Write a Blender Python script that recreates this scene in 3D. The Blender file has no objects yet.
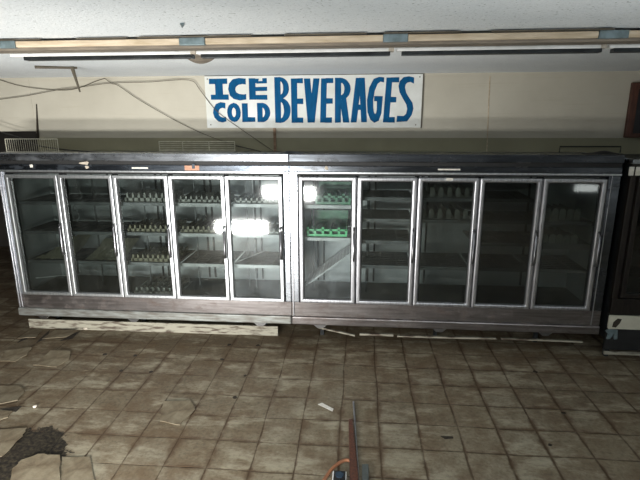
import bpy, bmesh, math, random
from mathutils import Vector, Matrix
random.seed(7)
C = bpy.context.scene.collection
PI = math.pi

# ---------------------------------------------------------------- camera model
FPX, PITCH, YAW, ROLL, CAMH = 482.82, .2461, .0880, -.003, 2.3613
def cam_basis():
    cp, sp = math.cos(PITCH), math.sin(PITCH)
    f = Vector((-math.sin(YAW)*cp, math.cos(YAW)*cp, -sp))
    r = Vector((math.cos(YAW), math.sin(YAW), 0)); u = r.cross(f)
    c, s = math.cos(ROLL), math.sin(ROLL)
    return f, c*r+s*u, -s*r+c*u
CF, CR, CU = cam_basis()
CAM = Vector((0, 0, CAMH))
def ray(x, y): return CF+CR*((x-320)/FPX)+CU*((240-y)/FPX)
def atY(x, y, Y):
    d = ray(x, y); return CAM+d*(Y/d.y)
def atZ(x, y, Z):
    d = ray(x, y); return CAM+d*((Z-CAMH)/d.z)

cd = bpy.data.cameras.new('camera'); co = bpy.data.objects.new('camera', cd); C.objects.link(co)
cd.sensor_fit = 'HORIZONTAL'; cd.sensor_width = 36; cd.lens = FPX/640*36; cd.clip_start = .02
M3 = Matrix((CR, CU, -CF)).transposed()
co.matrix_world = Matrix.Translation(CAM) @ M3.to_4x4()
bpy.context.scene.camera = co

# ---------------------------------------------------------------- materials
def newmat(name):
    m = bpy.data.materials.new(name); m.use_nodes = True
    nt = m.node_tree; nt.nodes.clear()
    return m, nt, nt.nodes, nt.links
def N(nt, t, **kw):
    n = nt.nodes.new(t)
    for k, v in kw.items():
        if k in n.inputs: n.inputs[k].default_value = v
        else: setattr(n, k, v)
    return n
def c4(c): return (c[0], c[1], c[2], 1)
def ramp(nt, src, stops):
    r = nt.nodes.new('ShaderNodeValToRGB'); e = r.color_ramp.elements
    while len(e) < len(stops): e.new(.5)
    for k, (p, c) in enumerate(stops):
        e[k].position = p; e[k].color = c4(c) if len(c) == 3 else c
    nt.links.new(src, r.inputs['Fac']); return r
def mix(nt, fac, a, b, mode='MIX'):
    m = nt.nodes.new('ShaderNodeMix'); m.data_type = 'RGBA'; m.blend_type = mode
    L = nt.links
    for s, v in ((m.inputs[0], fac), (m.inputs[6], a), (m.inputs[7], b)):
        if hasattr(v, 'links'): L.new(v, s)
        elif isinstance(v, (int, float)): s.default_value = v
        else: s.default_value = c4(v)
    return m.outputs[2]
def math_(nt, op, a, b=None, c=None, clamp=False):
    m = nt.nodes.new('ShaderNodeMath'); m.operation = op; m.use_clamp = clamp
    for s, v in zip(m.inputs, (a, b, c)):
        if v is None: continue
        if hasattr(v, 'links'): nt.links.new(v, s)
        else: s.default_value = v
    return m.outputs[0]
def coords(nt, scale=(1, 1, 1), rot=(0, 0, 0), loc=(0, 0, 0)):
    g = nt.nodes.new('ShaderNodeNewGeometry') ; t = nt.nodes.new('ShaderNodeTexCoord')
    mp = nt.nodes.new('ShaderNodeMapping'); mp.inputs['Scale'].default_value = scale
    mp.inputs['Rotation'].default_value = rot; mp.inputs['Location'].default_value = loc
    nt.links.new(t.outputs['Object'], mp.inputs['Vector'])
    nt.nodes.remove(g)
    return mp.outputs[0]
def noise(nt, vec, scale, detail=4, rough=.55):
    n = nt.nodes.new('ShaderNodeTexNoise'); n.inputs['Scale'].default_value = scale
    n.inputs['Detail'].default_value = detail; n.inputs['Roughness'].default_value = rough
    nt.links.new(vec, n.inputs['Vector']); return n.outputs['Fac']
def finish(m, nt, col, rough=.6, metal=0., bump=None, bstr=.2, bdist=.01, spec=.5):
    b = nt.nodes.new('ShaderNodeBsdfPrincipled'); o = nt.nodes.new('ShaderNodeOutputMaterial')
    for s, v in ((b.inputs['Base Color'], col), (b.inputs['Roughness'], rough), (b.inputs['Metallic'], metal)):
        if hasattr(v, 'links'): nt.links.new(v, s)
        elif isinstance(v, (int, float)): s.default_value = v
        else: s.default_value = c4(v)
    b.inputs['Specular IOR Level'].default_value = spec
    if bump is not None:
        bp = nt.nodes.new('ShaderNodeBump'); bp.inputs['Strength'].default_value = bstr; bp.inputs['Distance'].default_value = bdist
        nt.links.new(bump, bp.inputs['Height']); nt.links.new(bp.outputs[0], b.inputs['Normal'])
    nt.links.new(b.outputs[0], o.inputs['Surface'])
    return m
def simple(name, a, b=None, scale=8, rough=.6, metal=0., stretch=(1, 1, 1), bstr=.15, lo=.35, hi=.65, spec=.5, bdist=.004):
    m, nt, n, l = newmat(name)
    b = b or tuple(x*.75 for x in a)
    v = coords(nt, stretch); f = noise(nt, v, scale)
    r = ramp(nt, f, [(lo, b), (hi, a)])
    return finish(m, nt, r.outputs[0], rough, metal, f, bstr, bdist, spec)

def mat_steel(name, hi=(.62, .64, .68), lo=(.34, .35, .37), dirt=(.10, .085, .07), dirt_amt=.5, rough=(.22, .42), metal=.92):
    m, nt, n, l = newmat(name)
    v = coords(nt, (1, 1, 14)); f = noise(nt, v, 2.2, 6, .6)
    base = ramp(nt, f, [(.3, lo), (.7, hi)]).outputs[0]
    v2 = coords(nt, (1, 1, 2.2)); f2 = noise(nt, v2, 3.7, 7, .7)
    dm = ramp(nt, f2, [(.50, (0, 0, 0)), (.68, (1, 1, 1))]).outputs[0]
    dm2 = math_(nt, 'MULTIPLY', dm, dirt_amt)
    col = mix(nt, dm2, base, dirt)
    rg = nt.nodes.new('ShaderNodeMapRange'); rg.inputs['To Min'].default_value = rough[0]; rg.inputs['To Max'].default_value = rough[1]
    l.new(f2, rg.inputs['Value'])
    mt = math_(nt, 'MULTIPLY_ADD', dm2, -metal*.7, metal)
    return finish(m, nt, col, rg.outputs[0], mt, f, .12, .003)

MAT = {}
MAT['steel'] = mat_steel('stainless steel', (.46, .49, .53), (.26, .275, .30), (.07, .065, .06), .5, (.20, .36), 1.)
MAT['header_dark'] = mat_steel('darkened steel header', (.115, .125, .14), (.045, .05, .056), (.015, .015, .016), .75, (.18, .34), 1.)  # right cooler steel darkened to paint in the falloff from the lights
MAT['steel_grimy'] = mat_steel('grimy stainless steel', (.30, .30, .30), (.16, .155, .155), (.06, .05, .04), .8, (.24, .42), .97)
MAT['steel_panel'] = mat_steel('stained lower panel', (.30, .28, .275), (.14, .125, .12), (.07, .045, .032), .8, (.25, .42), .95)
MAT['header'] = mat_steel('dark blue steel header', (.17, .195, .23), (.06, .07, .085), (.02, .021, .023), .75, (.18, .36), 1.)
MAT['bumper'] = simple('painted bumper', (.26, .275, .26), (.13, .12, .105), 6, .42, .5, (1, 1, 6))
MAT['aluminium'] = simple('brushed aluminium', (.58, .60, .61), (.44, .46, .47), 9, .36, .95, (6, 6, 1), .05)
MAT['alu_dull'] = simple('dull aluminium', (.50, .51, .53), (.34, .34, .36), 9, .36, .95, (6, 6, 1), .05)
MAT['black'] = simple('black rubber', (.012, .012, .012), (.006, .006, .006), 10, .6)
MAT['dark_metal'] = simple('dark metal', (.035, .04, .042), (.015, .017, .018), 10, .4, .5)
MAT['chrome'] = simple('chrome handle', (.75, .76, .78), (.6, .6, .62), 9, .22, .95)
MAT['handle'] = simple('dark steel handle', (.20, .20, .21), (.12, .12, .125), 9, .28, .9)
MAT['liner'] = simple('pale cooler liner', (.60, .62, .62), (.42, .44, .44), 2.5, .5, 0, (1, 1, 1), .05)
MAT['liner_floor'] = simple('dirty cooler floor', (.085, .085, .065), (.035, .037, .03), 7, .6)
MAT['shelf'] = simple('dark coated shelf', (.055, .06, .06), (.03, .033, .033), 6, .5, .2)
MAT['shelf_wire'] = simple('grey shelf wire', (.15, .155, .155), (.08, .085, .085), 6, .45, .3)
MAT['rail_white'] = simple('white price rail', (.52, .53, .52), (.34, .35, .34), 9, .5)
MAT['rail_grey'] = simple('grey price rail', (.20, .21, .21), (.11, .115, .115), 9, .5)
MAT['plastic_white'] = simple('milky plastic', (.34, .35, .31), (.18, .185, .155), 40, .45)
MAT['plastic_yellow'] = simple('yellowed plastic', (.27, .25, .16), (.14, .13, .085), 40, .5)
MAT['green'] = simple('bright green plastic', (.09, .62, .22), (.05, .42, .14), 9, .4)
MAT['green_dark'] = simple('dark green plastic', (.02, .20, .075), (.01, .11, .045), 9, .4)
MAT['paper'] = simple('dusty liner paper', (.55, .52, .36), (.36, .34, .23), 5, .8)
MAT['white_wire'] = simple('white coated wire', (.66, .64, .52), (.45, .43, .34), 20, .5)
MAT['sign'] = simple('painted white board', (.74, .76, .74), (.62, .63, .58), 4, .6, 0, (1, 1, 1), .05)
MAT['blue'] = simple('brushed blue sign paint', (.003, .090, .23), (.002, .065, .17), 10, .8, 0, (3, 1, .6), .05, spec=.15)
MAT['wood_tan'] = simple('weathered tan wood', (.60, .50, .37), (.42, .33, .22), 5, .7, 0, (1, 6, 8), .2)
MAT['wood_brown'] = simple('stained brown wood', (.30, .20, .13), (.18, .11, .065), 6, .7, 0, (1, 8, 8))
MAT['wood_grey'] = simple('grey brown timber', (.24, .20, .155), (.13, .11, .085), 5, .7, 0, (1, 8, 8))
MAT['wood_red'] = simple('reddish brown wood', (.12, .045, .025), (.06, .022, .014), 8, .5, 0, (8, 8, 1))
MAT['teal'] = simple('grey teal connector', (.19, .25, .27), (.10, .135, .14), 14, .5, .3)
MAT['white_enamel'] = simple('white enamel', (.85, .85, .83), (.70, .70, .67), 9, .35)
MAT['white_flaking'] = simple('flaking white paint', (.27, .255, .20), (.07, .05, .035), 7, .7, 0, (1, 1, 6), .4, .36, .52)
MAT['white_panel'] = simple('yellowed white panel', (.55, .53, .43), (.42, .40, .32), 4, .5)
MAT['cable'] = simple('brown cable', (.10, .085, .06), (.06, .05, .035), 10, .6)
MAT['black_wire'] = simple('black wire', (.02, .02, .018), None, 10, .5)
MAT['orange_cord'] = simple('faded orange cord', (.36, .15, .065), (.24, .10, .05), 12, .6)
MAT['orange_label'] = simple('orange sticker', (.55, .30, .20), (.42, .21, .13), 30, .6)
MAT['white_label'] = simple('white sticker', (.72, .70, .64), (.55, .52, .46), 30, .6)
MAT['bronze'] = simple('dark bronze frame', (.025, .02, .016), (.013, .010, .009), 9, .4, .4, (6, 6, 1))
MAT['slate'] = simple('dark slate', (.02, .02, .022), (.012, .012, .013), 5, .5)
MAT['grey_plate'] = simple('grey green plate', (.10, .11, .105), (.06, .07, .065), 9, .6, .2)
MAT['blue_glass'] = simple('dark blue lens', (.03, .05, .075), None, 9, .15)
MAT['plaster'] = simple('crumbled plaster', (.55, .50, .42), (.35, .30, .24), 20, .9)
MAT['chip'] = simple('dark adhesive chip', (.04, .03, .02), (.02, .015, .01), 20, .9)
MAT['far_wall'] = simple('brown far wall', (.075, .065, .05), (.04, .035, .028), 1.5, .8)
MAT['dark_room'] = simple('unlit storeroom wall', (.035, .03, .025), (.02, .018, .015), 1.5, .9)  # near-black colour stands in for the lack of light beyond the opening

# glass: transparent + fresnel gloss + dusty film
def mat_glass(name, tint=(.88, .90, .895), haze=.04, hcol=(.42, .45, .42)):
    m, nt, n, l = newmat(name)
    tr = n.new('ShaderNodeBsdfTransparent'); tr.inputs[0].default_value = c4(tint)
    gl = n.new('ShaderNodeBsdfGlossy'); gl.inputs['Roughness'].default_value = .05; gl.inputs[0].default_value = (1, 1, 1, 1)
    fr = n.new('ShaderNodeFresnel'); fr.inputs['IOR'].default_value = 1.5
    m1 = n.new('ShaderNodeMixShader'); l.new(fr.outputs[0], m1.inputs[0]); l.new(tr.outputs[0], m1.inputs[1]); l.new(gl.outputs[0], m1.inputs[2])
    v = coords(nt, (1, 1, .7)); f = noise(nt, v, 5, 8, .7); f2 = noise(nt, v, 60, 3, .6)
    h = ramp(nt, f, [(.42, (.15, .15, .15)), (.75, (1, 1, 1))]).outputs[0]
    h2 = math_(nt, 'MULTIPLY', h, f2); h3 = math_(nt, 'MULTIPLY', h2, haze*3, clamp=True)
    df = n.new('ShaderNodeBsdfDiffuse'); df.inputs[0].default_value = c4(hcol)
    m2 = n.new('ShaderNodeMixShader'); l.new(h3, m2.inputs[0]); l.new(m1.outputs[0], m2.inputs[1]); l.new(df.outputs[0], m2.inputs[2])
    o = n.new('ShaderNodeOutputMaterial'); l.new(m2.outputs[0], o.inputs[0])
    return m
MAT['glass'] = mat_glass('dusty door glass')
MAT['glass_hazy'] = mat_glass('hazy door glass', (.87, .90, .90), .07, (.45, .50, .52))
MAT['glass_mid'] = mat_glass('dimmed door glass', (.73, .76, .755), .02)  # this and the darker tints below paint dim interiors into the glass
MAT['glass_dim'] = mat_glass('dim door glass', (.56, .59, .58), .015)
MAT['glass_dark'] = mat_glass('darkened door glass', (.44, .465, .455), .012)

# floor: 12 inch tiles with grimy joints
T = .3048; TC, TR, TA = .4962, 2.8078, .0065
def mat_floor():
    m, nt, n, l = newmat('old vinyl floor tiles')
    tc = n.new('ShaderNodeTexCoord'); P = tc.outputs['Object']
    mp = n.new('ShaderNodeMapping'); mp.inputs['Rotation'].default_value = (0, 0, -TA)
    l.new(P, mp.inputs['Vector']); sp = n.new('ShaderNodeSeparateXYZ')
    # tiles have shifted a little: wobble the grid with a slow noise
    nz = n.new('ShaderNodeTexNoise'); nz.inputs['Scale'].default_value = 1.1; nz.inputs['Detail'].default_value = 3
    l.new(P, nz.inputs['Vector'])
    sb = n.new('ShaderNodeVectorMath'); sb.operation = 'SUBTRACT'; sb.inputs[1].default_value = (.5, .5, .5); l.new(nz.outputs['Color'], sb.inputs[0])
    sc = n.new('ShaderNodeVectorMath'); sc.operation = 'SCALE'; sc.inputs['Scale'].default_value = .05; l.new(sb.outputs[0], sc.inputs[0])
    ad = n.new('ShaderNodeVectorMath'); ad.operation = 'ADD'; l.new(mp.outputs[0], ad.inputs[0]); l.new(sc.outputs[0], ad.inputs[1])
    l.new(ad.outputs[0], sp.inputs[0])
    u = math_(nt, 'DIVIDE', math_(nt, 'SUBTRACT', sp.outputs[0], TC), T)
    v = math_(nt, 'DIVIDE', math_(nt, 'SUBTRACT', sp.outputs[1], TR), T)
    def edge(a):
        fr = math_(nt, 'FRACT', math_(nt, 'ADD', a, 100.)); return math_(nt, 'SUBTRACT', .5, math_(nt, 'ABSOLUTE', math_(nt, 'SUBTRACT', fr, .5)))
    eu, ev = edge(u), edge(v)
    d = math_(nt, 'MINIMUM', eu, math_(nt, 'MULTIPLY', ev, 1.25))
    n1 = noise(nt, P, 2.1, 5, .6); n2 = noise(nt, P, 9, 6, .65); n3 = noise(nt, P, .8, 3, .5); n4 = noise(nt, P, 38, 4, .6)
    # joint line
    wline = math_(nt, 'ADD', math_(nt, 'MULTIPLY_ADD', n2, .065, -.017), math_(nt, 'MULTIPLY', math_(nt, 'ADD', sp.outputs[0], .5, clamp=True), .014))
    line = math_(nt, 'LESS_THAN', d, wline)
    ls = math_(nt, 'SUBTRACT', 1., math_(nt, 'DIVIDE', d, math_(nt, 'MAXIMUM', math_(nt, 'MULTIPLY', wline, 1.6), .006)), clamp=True)
    # wide dirt bands beside the joints
    wd = ramp(nt, n1, [(.46, (0, 0, 0)), (.60, (1, 1, 1))]).outputs[0]
    wide = math_(nt, 'SUBTRACT', 1., math_(nt, 'DIVIDE', d, math_(nt, 'MULTIPLY_ADD', wd, .17, .012)), clamp=True)
    wide = math_(nt, 'MULTIPLY', wide, math_(nt, 'MULTIPLY_ADD', n2, 2.6, -.35), clamp=True)
    # per tile tone
    cb = n.new('ShaderNodeCombineXYZ'); l.new(math_(nt, 'FLOOR', u), cb.inputs[0]); l.new(math_(nt, 'FLOOR', v), cb.inputs[1])
    wn = n.new('ShaderNodeTexWhiteNoise'); l.new(cb.outputs[0], wn.inputs['Vector'])
    tone = ramp(nt, wn.outputs['Value'], [(0, (.26, .22, .15)), (.6, (.28, .24, .168)), (1, (.33, .295, .215))]).outputs[0]
    # brown staining in big patches; tone also gets browner toward the coolers
    big = math_(nt, 'ADD', math_(nt, 'MULTIPLY', sp.outputs[1], .34), -.80)
    lf = math_(nt, 'MULTIPLY', sp.outputs[0], -.05)
    st = math_(nt, 'ADD', math_(nt, 'ADD', big, lf), math_(nt, 'MULTIPLY_ADD', n3, 1.6, -.80))
    st = math_(nt, 'ADD', st, math_(nt, 'MULTIPLY_ADD', n2, 1.0, -.35), clamp=True)
    col = mix(nt, math_(nt, 'MULTIPLY', st, .75), tone, (.085, .056, .031))
    spk = ramp(nt, n4, [(.30, (.55, .55, .55)), (.55, (1, 1, 1))]).outputs[0]
    col = mix(nt, .85, col, spk, 'MULTIPLY')
    n5 = noise(nt, P, 4.6, 8, .72); n6 = noise(nt, coords(nt, (.6, 1.5, 1)), 3.1, 7, .75)
    col = mix(nt, ramp(nt, n5, [(.42, (0, 0, 0)), (.60, (.72, .72, .72))]).outputs[0], col, (.115, .075, .041))
    col = mix(nt, ramp(nt, n6, [(.50, (0, 0, 0)), (.64, (.7, .7, .7))]).outputs[0], col, (.37, .335, .245))
    col = mix(nt, math_(nt, 'MULTIPLY', wide, .85), col, (.075, .043, .022))
    jm = ramp(nt, noise(nt, P, 5.5, 3, .6), [(.38, (.25, .25, .25)), (.55, (1, 1, 1))]).outputs[0]
    col = mix(nt, math_(nt, 'MULTIPLY', ls, jm), col, (.060, .036, .019))
    # bare adhesive where tiles are gone (front left corner)
    q = atZ(24, 452, 0); vm = n.new('ShaderNodeVectorMath'); vm.operation = 'DISTANCE'; vm.inputs[1].default_value = q
    wv = n.new('ShaderNodeVectorMath'); wv.operation = 'MULTIPLY_ADD'; l.new(nz.outputs['Color'], wv.inputs[0]); wv.inputs[1].default_value = (.5, .5, 0); wv.inputs[2].default_value = (-.25, -.25, 0)
    wa = n.new('ShaderNodeVectorMath'); wa.operation = 'ADD'; l.new(P, wa.inputs[0]); l.new(wv.outputs[0], wa.inputs[1]); l.new(wa.outputs[0], vm.inputs[0])
    bare = math_(nt, 'MULTIPLY', math_(nt, 'SUBTRACT', .30, math_(nt, 'ADD', vm.outputs['Value'], math_(nt, 'MULTIPLY_ADD', n2, .4, -.2))), 60., clamp=True)
    bc = ramp(nt, n4, [(.42, (.010, .008, .006)), (.70, (.07, .055, .034))]).outputs[0]
    col = mix(nt, bare, col, bc)
    rgh = math_(nt, 'MULTIPLY_ADD', n2, .35, .45)
    hgt = math_(nt, 'ADD', math_(nt, 'MULTIPLY', ls, -1.), math_(nt, 'MULTIPLY', n2, .8))
    return finish(m, nt, col, rgh, 0, hgt, .5, .006, .35)
MAT['floor'] = mat_floor()
def mat_loose():
    m, nt, n, l = newmat('loose floor tile')
    v = coords(nt); f = noise(nt, v, 6, 6, .65); g = noise(nt, v, 30, 4, .6)
    c = ramp(nt, f, [(.35, (.12, .088, .054)), (.62, (.225, .19, .13))]).outputs[0]
    c = mix(nt, .6, c, ramp(nt, g, [(.3, (.6, .6, .6)), (.6, (1, 1, 1))]).outputs[0], 'MULTIPLY')
    return finish(m, nt, c, .65, 0, g, .3, .003, .3)
MAT['loose_tile'] = mat_loose()
def mat_ceiling():
    m, nt, n, l = newmat('stippled ceiling')
    P = coords(nt); f = noise(nt, P, 55, 4, .7); g = noise(nt, P, 1.2, 4, .6); h = noise(nt, P, 62, 2, .5)
    pits = ramp(nt, h, [(.27, (.50, .52, .50)), (.37, (1, 1, 1))]).outputs[0]
    c = ramp(nt, g, [(.3, (.74, .78, .80)), (.7, (.82, .85, .86))]).outputs[0]
    s = ramp(nt, f, [(.3, (.86, .86, .86)), (.5, (1, 1, 1))]).outputs[0]
    c = mix(nt, 1., c, s, 'MULTIPLY')
    yy = n.new('ShaderNodeSeparateXYZ'); l.new(P, yy.inputs[0])
    near = math_(nt, 'MULTIPLY', math_(nt, 'SUBTRACT', 3.2, yy.outputs[1]), 3., clamp=True)
    c = mix(nt, near, c, mix(nt, 1., c, pits, 'MULTIPLY'))
    return finish(m, nt, c, .9, 0, f, .5, .012, .2)
MAT['ceiling'] = mat_ceiling()
def mat_wall():
    m, nt, n, l = newmat('beige wall paint')
    P = coords(nt); f = noise(nt, P, 1.1, 5, .6); g = noise(nt, coords(nt, (.5, 1, 14)), 2.5, 5, .6)
    c = ramp(nt, f, [(.3, (.45, .42, .345)), (.7, (.55, .52, .435))]).outputs[0]
    c = mix(nt, .5, c, ramp(nt, g, [(.30, (.86, .83, .76)), (.42, (1, 1, 1))]).outputs[0], 'MULTIPLY')
    return finish(m, nt, c, .7, 0, g, .12, .003, .3)
MAT['wall'] = mat_wall()
MAT['olive'] = simple('olive shaded wall', (.30, .285, .19), (.24, .225, .15), 1.5, .7)  # darker olive tone paints shade into the wall behind the coolers

# ---------------------------------------------------------------- mesh helpers
class MB:
    def __init__(s): s.bm = bmesh.new()
    def box(s, x0, x1, y0, y1, z0, z1, rot=None):
        vs = [s.bm.verts.new(p) for p in ((x0, y0, z0), (x1, y0, z0), (x1, y1, z0), (x0, y1, z0), (x0, y0, z1), (x1, y0, z1), (x1, y1, z1), (x0, y1, z1))]
        for f in ((0, 3, 2, 1), (4, 5, 6, 7), (0, 1, 5, 4), (1, 2, 6, 5), (2, 3, 7, 6), (3, 0, 4, 7)): s.bm.faces.new([vs[i] for i in f])
        if rot:
            for v in vs: v.co = rot @ v.co
        return s
    def prism(s, pts, vec):
        a = [s.bm.verts.new(p) for p in pts]; b = [s.bm.verts.new(Vector(p)+Vector(vec)) for p in pts]
        n = len(a)
        s.bm.faces.new(a); s.bm.faces.new(b[::-1])
        for i in range(n): s.bm.faces.new((a[i], b[i], b[(i+1) % n], a[(i+1) % n]))
        return s
    def tube(s, pts, r, n=8, smooth=0):
        pts = [Vector(p) for p in pts]
        if smooth:
            q = []
            for i in range(len(pts)-1):
                p0, p1, p2, p3 = pts[max(i-1, 0)], pts[i], pts[i+1], pts[min(i+2, len(pts)-1)]
                for k in range(smooth):
                    t = k/smooth
                    q.append(.5*((2*p1)+(p2-p0)*t+(2*p0-5*p1+4*p2-p3)*t*t+(-p0+3*p1-3*p2+p3)*t**3))
            q.append(pts[-1]); pts = q
        rings = []
        for i, p in enumerate(pts):
            d = (pts[min(i+1, len(pts)-1)]-pts[max(i-1, 0)]).normalized()
            a = d.cross(Vector((0, 0, 1)))
            if a.length < .05: a = d.cross(Vector((0, 1, 0)))
            a.normalize(); b = d.cross(a)
            rr = r[i] if isinstance(r, (list, tuple)) else r
            rings.append([s.bm.verts.new(p+rr*(math.cos(2*PI*k/n)*a+math.sin(2*PI*k/n)*b)) for k in range(n)])
        for A, B in zip(rings, rings[1:]):
            for k in range(n): s.bm.faces.new((A[k], B[k], B[(k+1) % n], A[(k+1) % n]))
        s.bm.faces.new(rings[0]); s.bm.faces.new(rings[-1][::-1])
        return s
    def frame(s, x0, x1, z0, z1, w, y0, y1, wt=None, wb=None):   # rectangular frame in the XZ plane
        wt = wt or w; wb = wb or w
        o = [(x0, z0), (x1, z0), (x1, z1), (x0, z1)]; i = [(x0+w, z0+wb), (x1-w, z0+wb), (x1-w, z1-wt), (x0+w, z1-wt)]
        V = {}
        for nm, L in (('o', o), ('i', i)):
            for yy in (0, 1): V[nm+str(yy)] = [s.bm.verts.new((p[0], (y0, y1)[yy], p[1])) for p in L]
        for k in range(4):
            j = (k+1) % 4
            s.bm.faces.new((V['o0'][k], V['o0'][j], V['i0'][j], V['i0'][k])); s.bm.faces.new((V['o1'][j], V['o1'][k], V['i1'][k], V['i1'][j]))
            s.bm.faces.new((V['o0'][j], V['o0'][k], V['o1'][k], V['o1'][j])); s.bm.faces.new((V['i0'][k], V['i0'][j], V['i1'][j], V['i1'][k]))
        return s
    def build(s, name, mat, parent=None, bevel=0, smooth=False, loc=None, seg=2):
        bmesh.ops.recalc_face_normals(s.bm, faces=s.bm.faces)
        me = bpy.data.meshes.new(name); s.bm.to_mesh(me); s.bm.free()
        me.materials.append(MAT[mat])
        if smooth:
            for p in me.polygons: p.use_smooth = True
        o = bpy.data.objects.new(name, me); C.objects.link(o)
        if parent is not None: o.parent = parent
        if loc is not None: o.location = loc
        if bevel:
            b = o.modifiers.new('bevel', 'BEVEL'); b.width = bevel; b.segments = seg; b.limit_method = 'ANGLE'
        return o
def tag(o, label, cat, group=None):
    o['label'] = label; o['category'] = cat
    if group: o['group'] = group
    return o
def thing(name, label, cat, loc=(0, 0, 0), group=None, rot=(0, 0, 0)):
    o = bpy.data.objects.new(name, None); C.objects.link(o); o.location = loc; o.rotation_euler = rot
    o.empty_display_size = .1
    return tag(o, label, cat, group)
def struct(o): o['kind'] = 'structure'; return o

# ---------------------------------------------------------------- room
HC = 2.835; YW = 5.60
XL, XR, YB = -7.5, 6.5, -8.0
struct(MB().box(XL, XR, YB, 8.5, -.1, 0).build('floor', 'floor'))
struct(MB().box(XL, XR, YB, 8.5, HC, HC+.1).build('ceiling', 'ceiling'))
m = MB()
xo = -3.90
m.box(xo, XR, YW, YW+.12, 0, HC)
struct(m.build('wall_back', 'wall'))
struct(MB().box(xo, XR-.1, YW-.006, YW, 0, 2.150).build('wall_back_lower', 'olive'))  # thin layer carrying the painted shade, top set at the shadow edge
struct(MB().box(XL, xo, YW-.004, YW+.108, 2.225, HC).build('wall_back_left', 'wall'))
struct(MB().box(XL, XL+.1, YB, 8.5, 0, HC).build('wall_left', 'far_wall'))
struct(MB().box(XR-.1, XR, YB, 8.5, 0, HC).build('wall_right', 'far_wall'))
struct(MB().box(XL+.1, XR-.1, YB, YB+.1, 0, HC).build('wall_front', 'far_wall'))
struct(MB().box(XL+.1, XR-.1, 8.4, 8.5, 0, HC).build('wall_storeroom', 'dark_room'))
struct(MB().box(xo+.02, xo+.12, YW+.12, 8.4, 0, HC).build('wall_storeroom_side', 'dark_room'))
# narrow cornice strip where wall meets ceiling
struct(MB().box(xo, XR-.1, YW-.012, YW, HC-.022, HC).build('trim_1', 'wall'))
# vertical cover strip at the wall joint
struct(MB().tube([atY(490, 76, YW-.004), atY(486.5, 157, YW-.004)], .005, 6).build('trim_2', 'wood_tan'))
c0_ = atY(36.5, 104, YW-.006); c1_ = atY(38, 140, YW-.006)
struct(MB().prism([(c0_.x-.004, YW-.006, c0_.z), (c0_.x+.006, YW-.006, c0_.z), (c1_.x+.022, YW-.006, c1_.z+.03), (c1_.x+.014, YW-.006, c1_.z), (c1_.x-.016, YW-.006, c1_.z)], (0, -.004, 0)).build('wall_crack', 'chip'))  # dark sliver drawn as the open crack in the wall
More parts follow.
